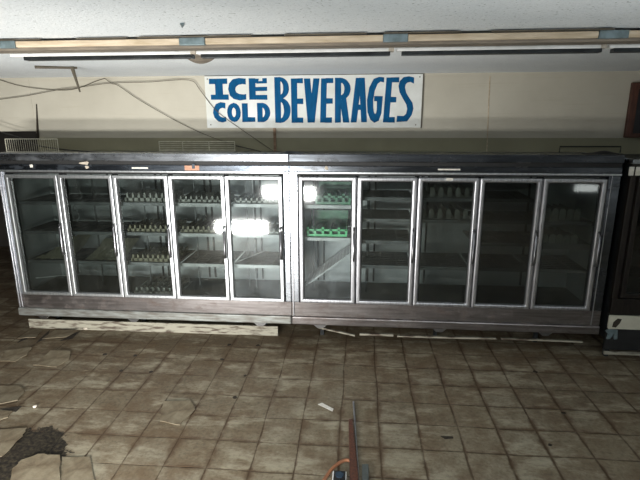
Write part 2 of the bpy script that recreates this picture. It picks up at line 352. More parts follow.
# ---------------------------------------------------------------- coolers
YF = 4.736
def cooler(name, label, x0, x1, doors, shelves, opt):
    """x0..x1 body extent, doors = list of (xa, xb)."""
    t = thing(name, label, 'cooler', (x0, YF, 0), 'multi-door glass display coolers')
    W = x1-x0; D = .84
    da = doors[0][0]-x0; db = doors[-1][1]-x0
    right = opt.get('right')
    fr_mat = 'alu_dull' if right else 'aluminium'
    # insulated shell
    m = MB()
    m.box(.004, W-.004, .80, D, .23, 2.0); m.box(.004, .05, .03, .80, .23, 2.0); m.box(W-.05, W-.004, .03, .80, .23, 2.0)
    m.box(.05, W-.05, .03, .80, 1.86, 2.0); m.box(.05, W-.05, .03, .80, .23, .46)
    m.build('casing', 'steel_grimy', t)
    m = MB()
    m.box(.052, W-.052, .72, .798, .47, 1.858); m.box(.052, .062, .06, .72, .47, 1.858); m.box(W-.062, W-.052, .06, .72, .47, 1.858)
    m.box(.062, W-.062, .06, .72, 1.845, 1.858)
    m.build('liner', 'liner', t)
    MB().box(.062, W-.062, .06, .72, .462, .478).build('deck', 'liner_floor', t)
    # canopy and header
    MB().box(0, W, -.028, .20, 1.953, 2.03).build('canopy', 'steel' if not right else 'header_dark', t, .006)
    MB().box(.002, W-.002, .004, .03, 1.912, 1.955).build('canopy_gap', 'black', t)
    MB().box(0, W, -.012, .03, 1.858, 1.914).build('header_panel', 'header_dark' if right else 'header', t, .003)
    MB().box(.0, W, -.022, .03, 1.838, 1.858).build('header_lip', 'aluminium', t, .004)
    # side posts
    m = MB(); m.box(0, da-.006, -.010, .05, .49, 1.838); m.build('side_post', 'steel', t, .006)
    if not right:
        MB().box(.052, .062, -.026, -.010, .34, 1.838).build('post_bead', 'alu_dull', t, .003)
    if da > .08:
        MB().box(.018, .030, -.022, -.010, .34, 1.838).build('post_bead', 'alu_dull', t, .003)
    m = MB(); m.box(db+.006, W, -.010, .05, .49, 1.838); m.build('side_post', 'header_dark' if right else 'steel', t, .006)
    if right:
        for q in (.03,): MB().box(db+q, db+q+.008, -.024, -.010, .34, 1.838).build('post_bead', 'alu_dull', t, .003)
    # lower front
    MB().box(0, W, -.006, .03, .335, .49).build('lower_panel', 'steel_panel', t, .003)
    MB().box(0, W, -.034, .03, .245, .335).build('bumper', 'bumper' if not right else 'steel_panel', t, .012)
    # door jambs
    MB().box(da-.006, db+.006, .012, .05, 1.818, 1.838).build('door_gap', 'black', t)  # black strip put in as the dark gap above the doors
    for k in range(len(doors)+1):
        xx = (doors[k][0] if k < len(doors) else doors[-1][1])-x0
        xx = min(max(xx, da+.02), db-.02)
        MB().box(xx-.022, xx+.022, .034, .06, .49, 1.818).build('mullion', 'dark_metal', t)
    # feet
    for fx in opt['feet']:
        m = MB(); m.prism([(fx-.09, .02, .246), (fx+.09, .02, .246), (fx+.03, .02, .19), (fx-.03, .02, .19)], (0, .03, 0))
        m.build('foot_bracket', 'steel_grimy', t)
        MB().box(fx-.02, fx+.02, .26, .30, 0, .23).build('foot', 'dark_metal', t)
    # doors
    for k, (a, b) in enumerate(doors):
        a -= x0; b -= x0
        w = .048 if right else .040
        d = MB(); d.frame(a+.003, b-.003, .497, 1.812, w, -.040, .010, w*.9, w*.85)
        fo = d.build('door', fr_mat, t, .014 if right else .008, seg=3)
        gk = MB(); gk.frame(a+.003+w-.002, b-.003-w+.002, .497+w*.85-.002, 1.812-w*.9+.002, .008, -.012, .0)
        gk.build('gasket', 'black', fo)
        g = MB(); g.box(a+w, b-w, -.008, -.003, .497+w*.8, 1.812-w*.85)
        g.build('glass_pane', opt['glass'][k], fo)
        hx = b-.003-w*.45
        h0, h1 = (.965, 1.305)
        h = MB(); h.tube([(hx, -.040, h0), (hx, -.072, h0+.012), (hx, -.076, h0+.05), (hx, -.076, h1-.05), (hx, -.072, h1-.012), (hx, -.040, h1)], .011, 10)
        h.build('handle', 'handle', fo, smooth=True)
    # shelves
    for k, (a, b) in enumerate(doors):
        a -= x0; b -= x0
        a = max(a, .07); b = min(b, W-.07)
        m = MB()
        for sx in (a+.13, a+.20): m.box(sx-.009, sx+.009, .700, .72, .50, 1.84)
        m.build('shelf_upright', 'dark_metal', t)
        if (k, 'noupright') not in opt['skip']:
            m = MB()
            for sx in ((a+.11,) if not k == opt.get('twopost') else (a+.11, a+.185)): m.box(sx-.006, sx+.006, .40, .412, .478, 1.84)
            m.build('shelf_post', 'shelf_wire', t)
        for j, z in enumerate(shelves):
            if (k, j) in opt['skip']: continue
            m = MB(); m.box(a+.012, b-.012, .10, .66, z-.012, z-.006)
            so = m.build('shelf', 'shelf', t)
            m = MB()
            for q in range(9):
                yy = .11+q*.067; m.box(a+.013, b-.013, yy, yy+.004, z-.006, z)
            for q in range(5):
                xx = a+.02+q*(b-a-.045)/4; m.box(xx, xx+.005, .10, .66, z-.006, z+.002)
            m.build('shelf_grid', 'shelf_wire', so)
            m = MB(); m.box(a+.010, b-.010, .082, .098, z-.028, z+.008)
            m.build('price_rail', opt['rail'][k], so, .002)
    return t

w = .5827
LD = [(-3.701+i*w, -3.701+(i+1)*w) for i in range(5)]
RD = [(-.633+i*w, -.633+(i+1)*w) for i in range(5)]
LS = [1.507, 1.185, .853]
RS = [1.590, 1.372, 1.145, .880]
cL = cooler('glass_door_cooler', 'left silver five-door glass cooler with pale aluminium door frames', -3.79, -.722, LD, LS,
       dict(glass=['glass_dim', 'glass_dim', 'glass_mid', 'glass_mid', 'glass_hazy'], skip={(0, 'noupright')}, rail=['shelf_wire', 'rail_grey', 'rail_grey', 'rail_white', 'rail_white'], feet=[.25, 1.3, 2.72], twopost=4))
cR = cooler('glass_door_cooler', 'right five-door glass cooler with duller rounded frames and green crates inside', -.720, 2.400, RD, RS,
       dict(glass=['glass_hazy', 'glass_mid', 'glass_dim', 'glass_dark', 'glass_dim'], skip={(0, 0), (0, 1), (0, 2), (0, 3), (2, 2), (4, 0), (4, 1)}, rail=['rail_white', 'rail_grey', 'rail_grey', 'shelf_wire', 'rail_grey'],
            feet=[.30, 1.55, 2.62], right=True))
# extra shelves in first and last door of the right cooler
for a, b, z, rl in ((RD[0][0], RD[0][1], 1.505, 'rail_white'), (RD[0][0], RD[0][1], 1.165, 'rail_white'), (RD[4][0], RD[4][1], 1.37, 'rail_grey'), (RD[4][0], RD[4][1], 1.125, 'rail_grey')):
    a += .72; b += .72
    m = MB(); m.box(max(a, .07)+.012, b-.012, .10, .66, z-.012, z-.006); so = m.build('shelf', 'shelf', cR)
    m = MB()
    for q in range(9): m.box(max(a, .07)+.014, b-.014, .11+q*.067, .114+q*.067, z-.006, z)
    m.build('shelf_grid', 'shelf_wire', so)
    MB().box(max(a, .07)+.010, b-.010, .082, .098, z-.028, z+.006).build('price_rail', rl, so)

# stickers on the header (parts of each cooler)
def sticker(x, y, w, h, mat, par, lab, Y=YF-.012, jag=False, name='sticker'):
    p = atY(x, y, Y)-par.location
    m = MB()
    if jag:
        n = 11; pts = []
        for k in range(n):
            a = 2*PI*k/n; r = random.uniform(.6, 1.15)
            pts.append((p.x+math.cos(a)*w/2*r, -.012, p.z+math.sin(a)*h/2*r))
        m.prism(pts, (0, -.003, 0))
    else: m.box(p.x-w/2, p.x+w/2, -.0145, -.0115, p.z-h/2, p.z+h/2)
    o = m.build(name, mat, par); o['label'] = lab
    return o
sticker(31.5, 166, .05, .045, 'white_label', cL, 'round white sticker on the dark header', jag=True)
sticker(85, 163, .12, .035, 'plaster', cL, 'torn pale paper on the header', jag=True)
sticker(87, 167, .045, .04, 'plaster', cL, 'torn pale paper on the header', jag=True)
sticker(140, 168, .17, .016, 'white_label', cL, 'narrow white strip label')
o = sticker(192, 168, .15, .048, 'orange_label', cL, 'orange and white sticker')
p = o; MB().box(-0, .03, 0, 0.002, 0, .05).build('sticker_emblem', 'header', o, loc=(atY(194, 168, YF).x-cL.location.x-.015, -.0175, atY(194, 166, YF).z-.025))
sticker(326.5, 168, .045, .045, 'plaster', cR, 'small peeled label scrap on the header', jag=True)
sticker(449, 169.5, .21, .014, 'white_label', cR, 'narrow white strip label')
p = atY(449.5, 179.3, YF-.042)-cR.location
o = MB().box(p.x-.033, p.x+.033, -.0445, -.040, p.z-.012, p.z+.012).build('sticker', 'white_label', cR); o['label'] = 'small white plate on the door frame top'

# neighbour cooler at the right edge
def neighbour():
    x0 = 2.462
    t = thing('glass_door_cooler', 'dark bronze framed cooler with cream base panel at the far right', 'cooler', (x0, 4.70, 0), 'multi-door glass display coolers')
    W = 1.9
    m = MB(); m.box(.002, W, .80, .85, .2, 1.98); m.box(.002, .05, .03, .80, .2, 1.98); m.box(W-.05, W, .03, .80, .2, 1.98); m.box(.05, W-.05, .03, .8, 1.86, 1.98); m.box(.05, W-.05, .03, .8, .2, .62)
    m.build('casing', 'dark_metal', t)
    MB().box(.055, W-.055, .75, .795, .63, 1.85).build('liner', 'dark_metal', t)
    MB().box(-.02, W, -.05, .16, 1.955, 1.995).build('canopy', 'steel', t, .006)
    MB().box(0, W, -.01, .03, 1.84, 1.955).build('header_panel', 'bronze', t, .003)
    MB().box(0, .055, -.012, .04, .64, 1.84).build('side_post', 'bronze', t, .006)
    MB().box(0, W, -.02, .03, .475, .64).build('ledge', 'bronze', t, .006)
    for a in (.06, .72, 1.38):
        b = min(a+.65, W)
        fo = MB().frame(a, b, .66, 1.835, .045, -.045, .01).build('door', 'bronze', t, .006)
        MB().box(a+.04, b-.04, -.012, -.007, .70, 1.80).build('glass_pane', 'glass_dark', fo)
        MB().tube([(b-.02, -.045, 1.05), (b-.02, -.08, 1.07), (b-.02, -.08, 1.33), (b-.02, -.045, 1.35)], .008).build('handle', 'dark_metal', fo)
        for z in (.95, 1.25, 1.55): MB().box(a+.02, b-.02, .1, .7, z-.01, z).build('shelf', 'dark_metal', t)
    m = MB(); m.box(-.012, W, -.05, -.02, .335, .475)
    m.build('base_panel', 'white_panel', t, .004)
    st = MB(); st.prism([(.02, -.052, .36), (.055, -.052, .355), (.085, -.052, .40), (.10, -.052, .445), (.06, -.052, .45), (.025, -.052, .41)], (0, -.003, 0))
    o = st.build('rust_hole', 'chip', t); o['label'] = 'dark rusted hole in the cream panel'
    MB().box(.0, W, .0, .03, .09, .335).build('kick_panel', 'black', t)
    MB().box(-.01, W, -.04, -.02, .055, .085).build('floor_strip', 'white_flaking', t)
    for fx in (.05, W-.08):
        for fy in (.05, .75): MB().box(fx-.02, fx+.02, fy-.02, fy+.03, 0, .2).build('foot', 'dark_metal', t)
    for dx in (.0, .06):
        o = MB().box(-.025+dx, .020+dx, -.016, -.009, 1.845, 1.925).build('hinge_plate', 'white_label', t, .003); o['label'] = 'white hinge plate'
    # crumpled bracket under the panel
    m = MB(); m.prism([(-.02, -.03, .30), (.02, -.03, .33), (.09, -.03, .32), (.10, -.03, .22), (.07, -.03, .215), (.06, -.03, .28), (.03, -.03, .22), (.0, -.03, .215), (.01, -.03, .27)], (0, .02, 0))
    m.build('bracket', 'teal', t)
neighbour()

# ---------------------------------------------------------------- bottle organisers inside the coolers
def organiser(name, label, xa, xb, z, mat, n, hh, group, dy=.12, depth=.46, flag=.045):
    t = thing(name, label, 'shelf organiser', ((xa+xb)/2, YF+dy, z), group)
    W = xb-xa
    m = MB(); m.box(-W/2, W/2, 0, depth, .0, .006)
    for k in range(int(depth/.045)): m.box(-W/2, W/2, k*.045, k*.045+.008, .006, .012)
    m.build('tray', mat, t)
    if flag < .025:
        m = MB()
        for k in range(int(depth/.085)): m.box(-W/2, W/2, k*.085, k*.085+.005, .012, hh*(.62 if k % 2 else .48))
        m.build('cross_bar', mat, t)
    for k in range(n):
        x = -W/2+(k+.5)*W/n
        d = MB()
        d.prism([(x-.003, .01, .006), (x-.003, depth-.01, .006), (x-.003, depth-.01, hh*.8), (x-.003, .05, hh*.8), (x-.003, .012, hh)], (.006, 0, 0))
        d.prism([(x-flag/2, .0, .006), (x+flag/2, .0, .006), (x+flag/2, .0, hh*.8), (x+flag*.25, .0, hh), (x-flag*.25, .0, hh), (x-flag/2, .0, hh*.8)], (0, .010, 0))
        d.build('lane_divider', mat, t)
    return t
def org(doors, k, z, mat, n, hh, label, side='', **kw):
    a, b = doors[k]; organiser('shelf_organiser', label, a+.035+kw.pop('l', 0), b-.04-kw.pop('r', 0), z+.004, mat, n, hh, 'bottle lane organisers in the coolers', **kw)
org(LD, 2, LS[0], 'plastic_white', 8, .10, 'milky bottle lane organiser on the top shelf behind the third door from left', flag=.02)
org(LD, 2, LS[1], 'plastic_yellow', 9, .075, 'yellowed bottle lane organiser on the second shelf behind the third door from left', flag=.02)
org(LD, 2, LS[2], 'plastic_yellow', 9, .08, 'yellowed bottle lane organiser on the third shelf behind the third door from left', flag=.02)
org(LD, 2, .478, 'plastic_white', 8, .08, 'milky bottle lane organiser on the bottom behind the third door from left', flag=.02)
org(LD, 3, LS[0], 'plastic_white', 9, .075, 'low milky organiser on the top shelf behind the fourth door from left', flag=.018)
org(LD, 3, LS[1], 'plastic_yellow', 9, .075, 'low yellowed organiser on the second shelf behind the fourth door from left', flag=.018)
org(LD, 4, LS[1], 'plastic_white', 9, .06, 'low organiser on the second shelf of the glaring fifth door from left', flag=.018)
org(LD, 4, LS[0], 'plastic_white', 9, .06, 'low organiser on the top shelf of the glaring fifth door from left', flag=.018)
org(RD, 2, RS[0], 'plastic_white', 6, .105, 'tall pale organiser on the top shelf behind the right cooler third door', dy=.11)
org(RD, 2, RS[1], 'plastic_white', 6, .105, 'tall pale organiser on the second shelf behind the right cooler third door', dy=.11)
org(RD, 4, 1.37, 'plastic_white', 5, .125, 'tall pale organiser on the upper shelf behind the right cooler last door', dy=.12, l=.06, r=.1, flag=.06)
org(RD, 4, 1.125, 'plastic_white', 5, .11, 'tall pale organiser on the lower shelf behind the right cooler last door', dy=.12, l=.06, r=.1, flag=.06)

# crates in the right cooler's first door
def crate(label, x0, x1, z, h, mat, depth, dy, back):
    t = thing('bottle_crate', label, 'crate', ((x0+x1)/2, YF+dy, z), 'green crates in the right cooler')
    W = x1-x0
    m = MB()
    n = 5; cw = W/n
    m.box(-W/2, W/2, 0, .012, 0, h*.30)
    for k in range(n+1):
        x = -W/2+k*cw; x = min(max(x, -W/2+.008), W/2-.008); m.box(x-.012, x+.012, 0, .012, h*.3, h*(.95 if k % 2 else 1.15))
    m.box(-W/2, W/2, 0, .012, h*.72, h*.92)
    m.build('front_wall', mat, t)
    m = MB()
    m.box(-W/2, -W/2+.01, .012, depth, 0, h*1.2); m.box(W/2-.01, W/2, .012, depth, 0, h*1.2); m.box(-W/2, W/2, depth-.01, depth, 0, h*2.4)
    m.box(-W/2, W/2, .012, depth, 0, .008)
    m.build('shell', back, t)
    m = MB()
    for k in range(1, n): m.box(-W/2+k*cw-.002, -W/2+k*cw+.002, .013, depth-.012, .008, h*.75)
    for k in range(1, 5): m.box(-W/2+.011, W/2-.011, k*depth/5, k*depth/5+.004, .008, h*.70)
    m.build('cell_grid', back, t)
crate('bright green bottle crate with notched front on the lower shelf', -.565, -.15, 1.172, .085, 'green', .42, .13, 'green_dark')
crate('dark green bottle crate on the upper shelf of the right cooler', -.475, -.115, 1.512, .10, 'green_dark', .42, .11, 'green_dark')

# fallen shelf behind the first door of the right cooler
def loose_shelf():
    a = atY(306, 286, YF+.16); b = atY(353, 252, YF+.16)
    ang = math.atan2(b.z-a.z, b.x-a.x); Lh = (b-a).length
    t = thing('wire_shelf', 'fallen shelf propped diagonally behind the right cooler first door', 'shelf', (a.x, YF+.16, a.z), None, (0, -ang, 0))
    m = MB(); m.box(.0, Lh, .012, .42, .0, .005); m.build('panel', 'shelf', t)
    m = MB()
    for k in range(14): m.box(k*Lh/14, k*Lh/14+.006, .012, .42, .005, .011)
    for k in range(7): m.box(0, Lh, .03+k*.055, .036+k*.055, .011, .016)
    m.build('wire_grid', 'steel_grimy', t)
    MB().box(.0, Lh, .0, .012, -.004, .010).build('front_rail', 'rail_white', t)
loose_shelf()
def rod(name, label, a, b, r, mat, cat='rod'):
    return tag(MB().tube([a, b], r, 8).build(name, mat, smooth=False), label, cat)
p0 = atY(234, 264, YF+.12); p1 = atY(253, 247, YF+.35)
rod('support_rod', 'pale metal rod leaning across the third shelf of the fifth door from left', (p0.x, p0.y, LS[2]+.012), (p0.x+.27, p0.y+.40, LS[2]+.05), .007, 'rail_white')
rod('support_rod', 'thin white rail lying loose low behind the leftmost door', atY(36, 278, YF+.10), atY(71, 274.5, YF+.11), .007, 'rail_white')

P = [atY(x, y, YF+.17+.03*math.sin(k*1.9)) for k, (x, y) in enumerate(((76, 178), (77, 188), (82, 196), (76, 203), (73, 209), (79, 214), (77, 222)))]
tag(MB().tube(P, .005, 6, smooth=5).build('dangling_cable', 'rail_grey', smooth=True), 'kinked grey cable dangling inside behind the second door from left', 'cable')
# dusty liner paper on the third shelf, two leftmost doors
for k, lab in ((0, 'dusty olive liner paper on the third shelf behind the leftmost door'), (1, 'dusty crumpled liner paper on the third shelf behind the second door from left')):
    a, b = LD[k]
    bm = bmesh.new(); n = 12
    g = [[bm.verts.new((a+.10+(b-a-.17)*i/n, YF+.12+.46*j/n, LS[2]+.006+(.17 if k == 0 else .13)*(j/n)**1.3+.012*abs(math.sin(i*1.1+j*.35+k))+.004*random.random())) for j in range(n+1)] for i in range(n+1)]
    for i in range(n):
        for j in range(n):
            if k == 0 and (i < j*.55): continue
            bm.faces.new((g[i][j], g[i+1][j], g[i+1][j+1], g[i][j+1]))
    for v in [v for v in bm.verts if not v.link_faces]: bm.verts.remove(v)
    mb = MB(); mb.bm.free(); mb.bm = bm
    o = mb.build('liner_paper', 'paper'); s = o.modifiers.new('s', 'SOLIDIFY'); s.thickness = .002
    tag(o, lab, 'paper')

# ---------------------------------------------------------------- under the coolers: fallen boards
def board(name, label, a, b, h, th, mat, lean=.0):
    a = Vector(a); b = Vector(b)
    m = MB(); d = (b-a); nrm = Vector((-d.y, d.x, 0)).normalized()
    if nrm.y < 0: nrm = -nrm
    up = Vector((0, 0, h))+nrm*lean
    m.prism([a, b, b+up, a+up], nrm*th)
    return tag(m.build(name, mat, None, .003), label, 'board')
board('kick_board', 'long flaking white kick board resting on the floor under the left cooler', (-3.84, 4.90, 0), (-.91, 4.925, 0), .115, .02, 'white_flaking', .0)
board('wooden_lath', 'thin white lath hanging crooked under the right cooler left end', (-.45, 4.79, .172), (-.05, 4.79, .090), .018, .03, 'white_flaking')
board('wooden_lath', 'thin white lath lying under the right cooler middle', (.0, 4.79, .105), (.36, 4.79, .107), .022, .03, 'white_flaking')
board('wooden_lath', 'long thin white lath under the right cooler right half', (.40, 4.80, .095), (1.43, 4.80, .105), .018, .03, 'white_flaking')
board('wooden_lath', 'short white strip under the right cooler far right end', (1.48, 4.80, .11), (2.30, 4.80, .105), .016, .03, 'white_flaking')

# ---------------------------------------------------------------- sign
def build_sign():
    x0, x1, z0, z1 = -1.79, .632, 2.262, 2.828
    yb = YW-.03
    t = thing('wall_sign', 'long white hand-painted sign reading ICE COLD BEVERAGES above the coolers', 'sign', ((x0+x1)/2, yb, z0))
    ox = (x0+x1)/2
    MB().box(x0-ox, x1-ox, 0, .018, 0, z1-z0).build('board', 'sign', t, .002)
    m = MB(); m.box(x1-ox, x1-ox+.010, -.002, .02, -.004, z1-z0); m.box(x0-ox, x1-ox, -.002, .02, z1-z0, z1-z0+.004)
    m.build('edge_strip', 'cable', t)
    def mp(px, py):
        X = x0+(px-206)/(422-206)*(x1-x0)-ox; Z = (z1-z0)*(129.5-py)/(129.5-74)
        return X, Z
    def word(name, scale, ou, ov, items):
        m = MB(); yo = [0.]
        def P(u, v):
            X, Z = mp(ou+u/scale, ov+v/scale); return (X+random.uniform(-.0012, .0012), -.0004-yo[0], Z+random.uniform(-.002, .002))
        for it in items:
            k = it[0]; yo[0] += .00012
            G = 3.2
            if k == 'r': _, a, b, c, d = it; a -= G; b -= G*.6; c += G; d += G*.6; m.prism([P(a, b), P(c, b), P(c, d), P(a, d)], (0, -.0014, 0))
            elif k == 'q':
                cx = sum(p[0] for p in it[1:])/len(it[1:])
                ms = sorted(it[1:], key=lambda p: p[1]); half = len(ms)//2
                ct = sum(p[0] for p in ms[:half])/half; cb = sum(p[0] for p in ms[half:])/half
                m.prism([P(p[0]+math.copysign(G, p[0]-(ct if p in ms[:half] else cb)), p[1]) for p in it[1:]], (0, -.0014, 0))
            elif k == 's':
                A, B = it[1], it[2]; A2 = []; B2 = []
                for p, q in zip(A, B):
                    d = math.hypot(p[0]-q[0], p[1]-q[1]); ux, uy = (p[0]-q[0])/d*G, (p[1]-q[1])/d*G
                    A2.append((p[0]+ux, p[1]+uy)); B2.append((q[0]-ux, q[1]-uy))
                A, B = A2, B2
                PA = [P(*p) for p in A]; PB = [P(*p) for p in B]
                for i in range(len(A)-1): m.prism([PA[i], PA[i+1], PB[i+1], PB[i]], (0, -.0014, 0))
            elif k == 'a':
                _, cx, cy, ro, so, ri, si, a0, a1 = it; n = 16; ro += G; so += G*.6; ri -= G; si -= G
                A = []; B = []
                for i in range(n+1):
                    t_ = math.radians(a0+(a1-a0)*i/n)
                    A.append(P(cx+ro*math.cos(t_), cy+so*math.sin(t_))); B.append(P(cx+ri*math.cos(t_), cy+si*math.sin(t_)))
                if abs(a1-a0) > 359: A[-1] = A[0]; B[-1] = B[0]
                for i in range(n): m.prism([A[i], A[i+1], B[i+1], B[i]], (0, -.0014, 0))
        return m.build(name, 'blue', t)
    word('painted_word', 8, 204, 70, [
        ('r', 55, 55, 198, 97), ('r', 103, 90, 160, 200), ('r', 65, 190, 205, 230),
        ('s', [(352, 60), (300, 52), (250, 62), (220, 95), (210, 145), (220, 195), (250, 225), (300, 236), (352, 228)],
              [(352, 102), (325, 98), (290, 104), (268, 122), (262, 145), (268, 170), (290, 186), (325, 192), (352, 190)]),
        ('r', 380, 55, 426, 232), ('q', (420, 60), (455, 58), (450, 92), (420, 97)), ('q', (450, 80), (520, 76), (520, 97), (440, 97)), ('r', 490, 56, 520, 80), ('r', 420, 128, 520, 158), ('r', 420, 195, 520, 232)])['label'] = 'blue painted word ICE'
    word('painted_word', 8, 204, 70, [
        ('s', [(178, 262), (140, 256), (100, 272), (80, 310), (75, 345), (84, 385), (115, 416), (150, 424), (180, 415)],
              [(176, 305), (150, 298), (130, 305), (118, 322), (114, 345), (120, 368), (135, 384), (155, 388), (178, 382)]),
        ('a', 245, 342, 54, 80, 20, 44, 0, 360),
        ('r', 315, 265, 357, 422), ('r', 350, 385, 415, 422),
        ('r', 440, 262, 478, 424), ('a', 476, 343, 64, 81, 27, 46, -90, 90)])['label'] = 'blue painted word COLD'
    S4 = lambda u: u+600   # second measured strip, 75 px further right
    word('painted_word', 8, 270, 70, [
        ('r', 58, 48, 100, 430), ('a', 98, 137, 70, 89, 30, 60, -90, 90), ('a', 98, 325, 80, 105, 32, 74, -90, 90),
        ('r', 190, 60, 233, 430), ('r', 230, 60, 280, 97), ('r', 230, 228, 280, 270), ('r', 230, 390, 280, 430),
        ('q', (293, 60), (337, 60), (368, 430), (320, 430)), ('q', (369, 60), (412, 60), (372, 430), (326, 430)),
        ('q', (430, 60), (471, 60), (462, 430), (422, 430)), ('r', 466, 60, 520, 97), ('r', 462, 228, 516, 270), ('r', 460, 390, 510, 430),
        ('r', 540, 60, 582, 430), ('a', 580, 150, 76, 90, 34, 55, -90, 90), ('q', (580, 250), (622, 215), (650, 430), (606, 430)),
        ('q', (S4(102), 60), (S4(143), 60), (S4(107), 430), (S4(65), 430)), ('q', (S4(125), 60), (S4(165), 60), (S4(190), 430), (S4(150), 430)), ('r', S4(92), 282, S4(170), 322),
        ('s', [(S4(u), v) for u, v in [(318, 60), (280, 55), (240, 72), (208, 140), (192, 245), (198, 340), (220, 405), (250, 432), (285, 415), (303, 350), (308, 212)]],
              [(S4(u), v) for u, v in [(318, 95), (290, 90), (268, 108), (245, 165), (234, 245), (237, 310), (245, 350), (255, 362), (264, 352), (269, 320), (270, 212)]]),
        ('r', S4(248), 212, S4(308), 250),
        ('q', (S4(340), 60), (S4(380), 60), (S4(362), 430), (S4(322), 430)), ('r', S4(374), 60, S4(432), 96), ('r', S4(370), 220, S4(415), 262), ('r', S4(360), 388, S4(408), 430),
        ('s', [(S4(u), v) for u, v in [(548, 65), (510, 55), (470, 60), (442, 90), (435, 130), (445, 180), (470, 230), (500, 280), (508, 320), (500, 360), (480, 380), (428, 380)]],
              [(S4(u), v) for u, v in [(548, 108), (522, 95), (498, 98), (482, 115), (479, 140), (490, 185), (515, 230), (540, 270), (549, 315), (538, 370), (505, 420), (425, 425)]])])['label'] = 'blue painted word BEVERAGES'
    m = MB()
    for (x, y) in ((209, 77), (419, 77), (417, 126.5), (210, 126)):
        X, Z = mp(x, y); m.box(X-.006, X+.006, -.003, 0, Z-.006, Z+.006)
    m.build('nail_head', 'cable', t)
build_sign()

# ---------------------------------------------------------------- ceiling valance and rails
def valance():
    t = thing('ceiling_valance', 'long tan wooden strip with grey teal joint plates running along the ceiling', 'ceiling strip', (0, 2.93, 2.775))
    def X(px): return atY(px, 41, 2.93).x
    cuts = [(-80, -2), (15, 179), (205, 383), (408, 598), (628, 760)]
    for a, b in cuts:
        MB().box(X(a), X(b), 0, .022, .008, .043).build('wooden_strip', 'wood_tan', t, .003)
    for a, b in ((-2, 15), (179, 205), (383, 408), (598, 628)):
        MB().box(X(a)+.001, X(b)-.001, -.006, .022, .004, .046).build('joint_plate', 'teal', t, .003)
    MB().box(X(-80), X(760), .022, .14, -.008, .030).build('backing_board', 'wood_grey', t)
    # ragged edge of torn ceiling lining just in front
    xs = X(-80)
    while xs < X(760):
        L = random.uniform(.3, .8); MB().box(xs, xs+L, -.010-.012*random.random(), 0, .046, .052).build('torn_edge', 'cable', t); xs += L+random.uniform(.02, .25)
valance()
def rails():
    Y = 3.12
    segs = [(10, 194, 52.5), (196, 392, 49.5), (397, 604, 47.0), (609, 760, 46.0)]
    names = ['leftmost white ceiling light rail, ending short of the left edge', 'white ceiling light rail above the ICE COLD words', 'white ceiling light rail right of the sign', 'white ceiling light rail at the far right edge']
    for k, (a, b, yy) in enumerate(segs):
        pa = atY(a, yy, Y); pb = atY(min(b, 640), yy, Y)
        xb = pb.x if b <= 640 else pb.x+.9
        t = thing('light_rail', names[k], 'light fixture', (pa.x, Y, 2.731), 'ceiling light rails')
        L = xb-pa.x
        MB().box(0, L, -.008, .05, .022, .041).build('housing', 'white_enamel', t, .004)
        o0 = .05*(1 if k else 3)
        MB().box(o0*.6, L-.01, -.006, .048, .0, .022).build('lower_strip', 'dark_metal', t, .002)  # plain dark strip under the white housing
        m = MB()
        for xx in (.12, L*.5, L-.12): m.box(xx-.01, xx+.01, .015, .03, .041, .103)
        m.build('hanger', 'teal', t)
        MB().box(L-.02, L+.012, -.010, .046, .022, .046).build('end_clip', 'plaster', t)
rails()

# ceiling damage: splintered lath with a hanging stick, and a peeling flap
p0 = atZ(35, 67, HC-.012); p1 = atZ(77, 68, HC-.012)
tag(MB().tube([p0, p1], [.016, .010], 6).build('ceiling_lath', 'cable'), 'splintered tan lath stuck under the ceiling at upper left', 'lath')
q0 = Vector((p1.x-.03, p1.y-.03, HC-.004)); q1 = atY(80, 92, q0.y+.02)
tag(MB().tube([q0, q1], [.020, .008], 6).build('hanging_stick', 'cable'), 'short pointed stick hanging down from the ceiling lath', 'stick')
def flap():
    a = atZ(182, 55.5, HC); b = atZ(216, 57, HC)
    bm = bmesh.new(); n = 14; rows = []
    for i in range(n+1):
        s = i/n; x = a.x+(b.x-a.x)*s; d = math.sin(PI*s)**.8*.035
        rows.append([bm.verts.new((x, a.y-.02, HC-.001)), bm.verts.new((x, a.y+.04, HC-.002-d*.7)), bm.verts.new((x, a.y+.10, HC-.003-d*1.3))])
    for A, B in zip(rows, rows[1:]):
        for k in range(2): bm.faces.new((A[k], B[k], B[k+1], A[k+1]))
    mb = MB(); mb.bm.free(); mb.bm = bm
    o = mb.build('ceiling_flap', 'wood_grey'); o.modifiers.new('s', 'SOLIDIFY').thickness = .004
    tag(o, 'peeling curled flap of ceiling lining above the ICE word', 'ceiling flap')
flap()
tag(MB().prism([atZ(180, 23, HC-.001), atZ(184, 22.5, HC-.001), atZ(184, 24.5, HC-.001), atZ(182, 27, HC-.001)], (0, 0, -.006)).build('ceiling_chip', 'teal'), 'tiny dark chip in the white ceiling above the tan strip', 'chip')

# ---------------------------------------------------------------- cables on the wall
def cable(name, label, pts, Y=YW-.06, r=.0035, mat='cable'):
    P = [atY(x, y, Y if not isinstance(Y, list) else Y[i]) for i, (x, y) in enumerate(pts)]
    return tag(MB().tube(P, r, 6, smooth=4).build(name, mat, smooth=True), label, 'cable', 'loose cables on the wall')
cable('loose_cable', 'loose cable dipping from the left edge up to the ceiling peak beside the hanging stick', [(-12, 76.5), (0, 80), (24, 86.6), (60, 90.3), (79, 88), (94, 82), (105, 78.2)], YW-.022)
cable('loose_cable', 'long loose cable rising to a peak, then crossing the sign word COLD', [(-14, 100.5), (0, 99.4), (28, 95.6), (60, 89.5), (82, 87), (110, 83.2), (150, 82), (189, 80), (200, 90), (213, 107), (228, 120), (273, 151)], YW-.042)
cable('loose_cable', 'loose cable slanting down the wall from ceiling peak to the stick right of the rack', [(105, 78.6), (112, 83.6), (119, 86), (141, 101), (182, 124), (209, 136), (235, 145), (266, 152.5)], YW-.03)
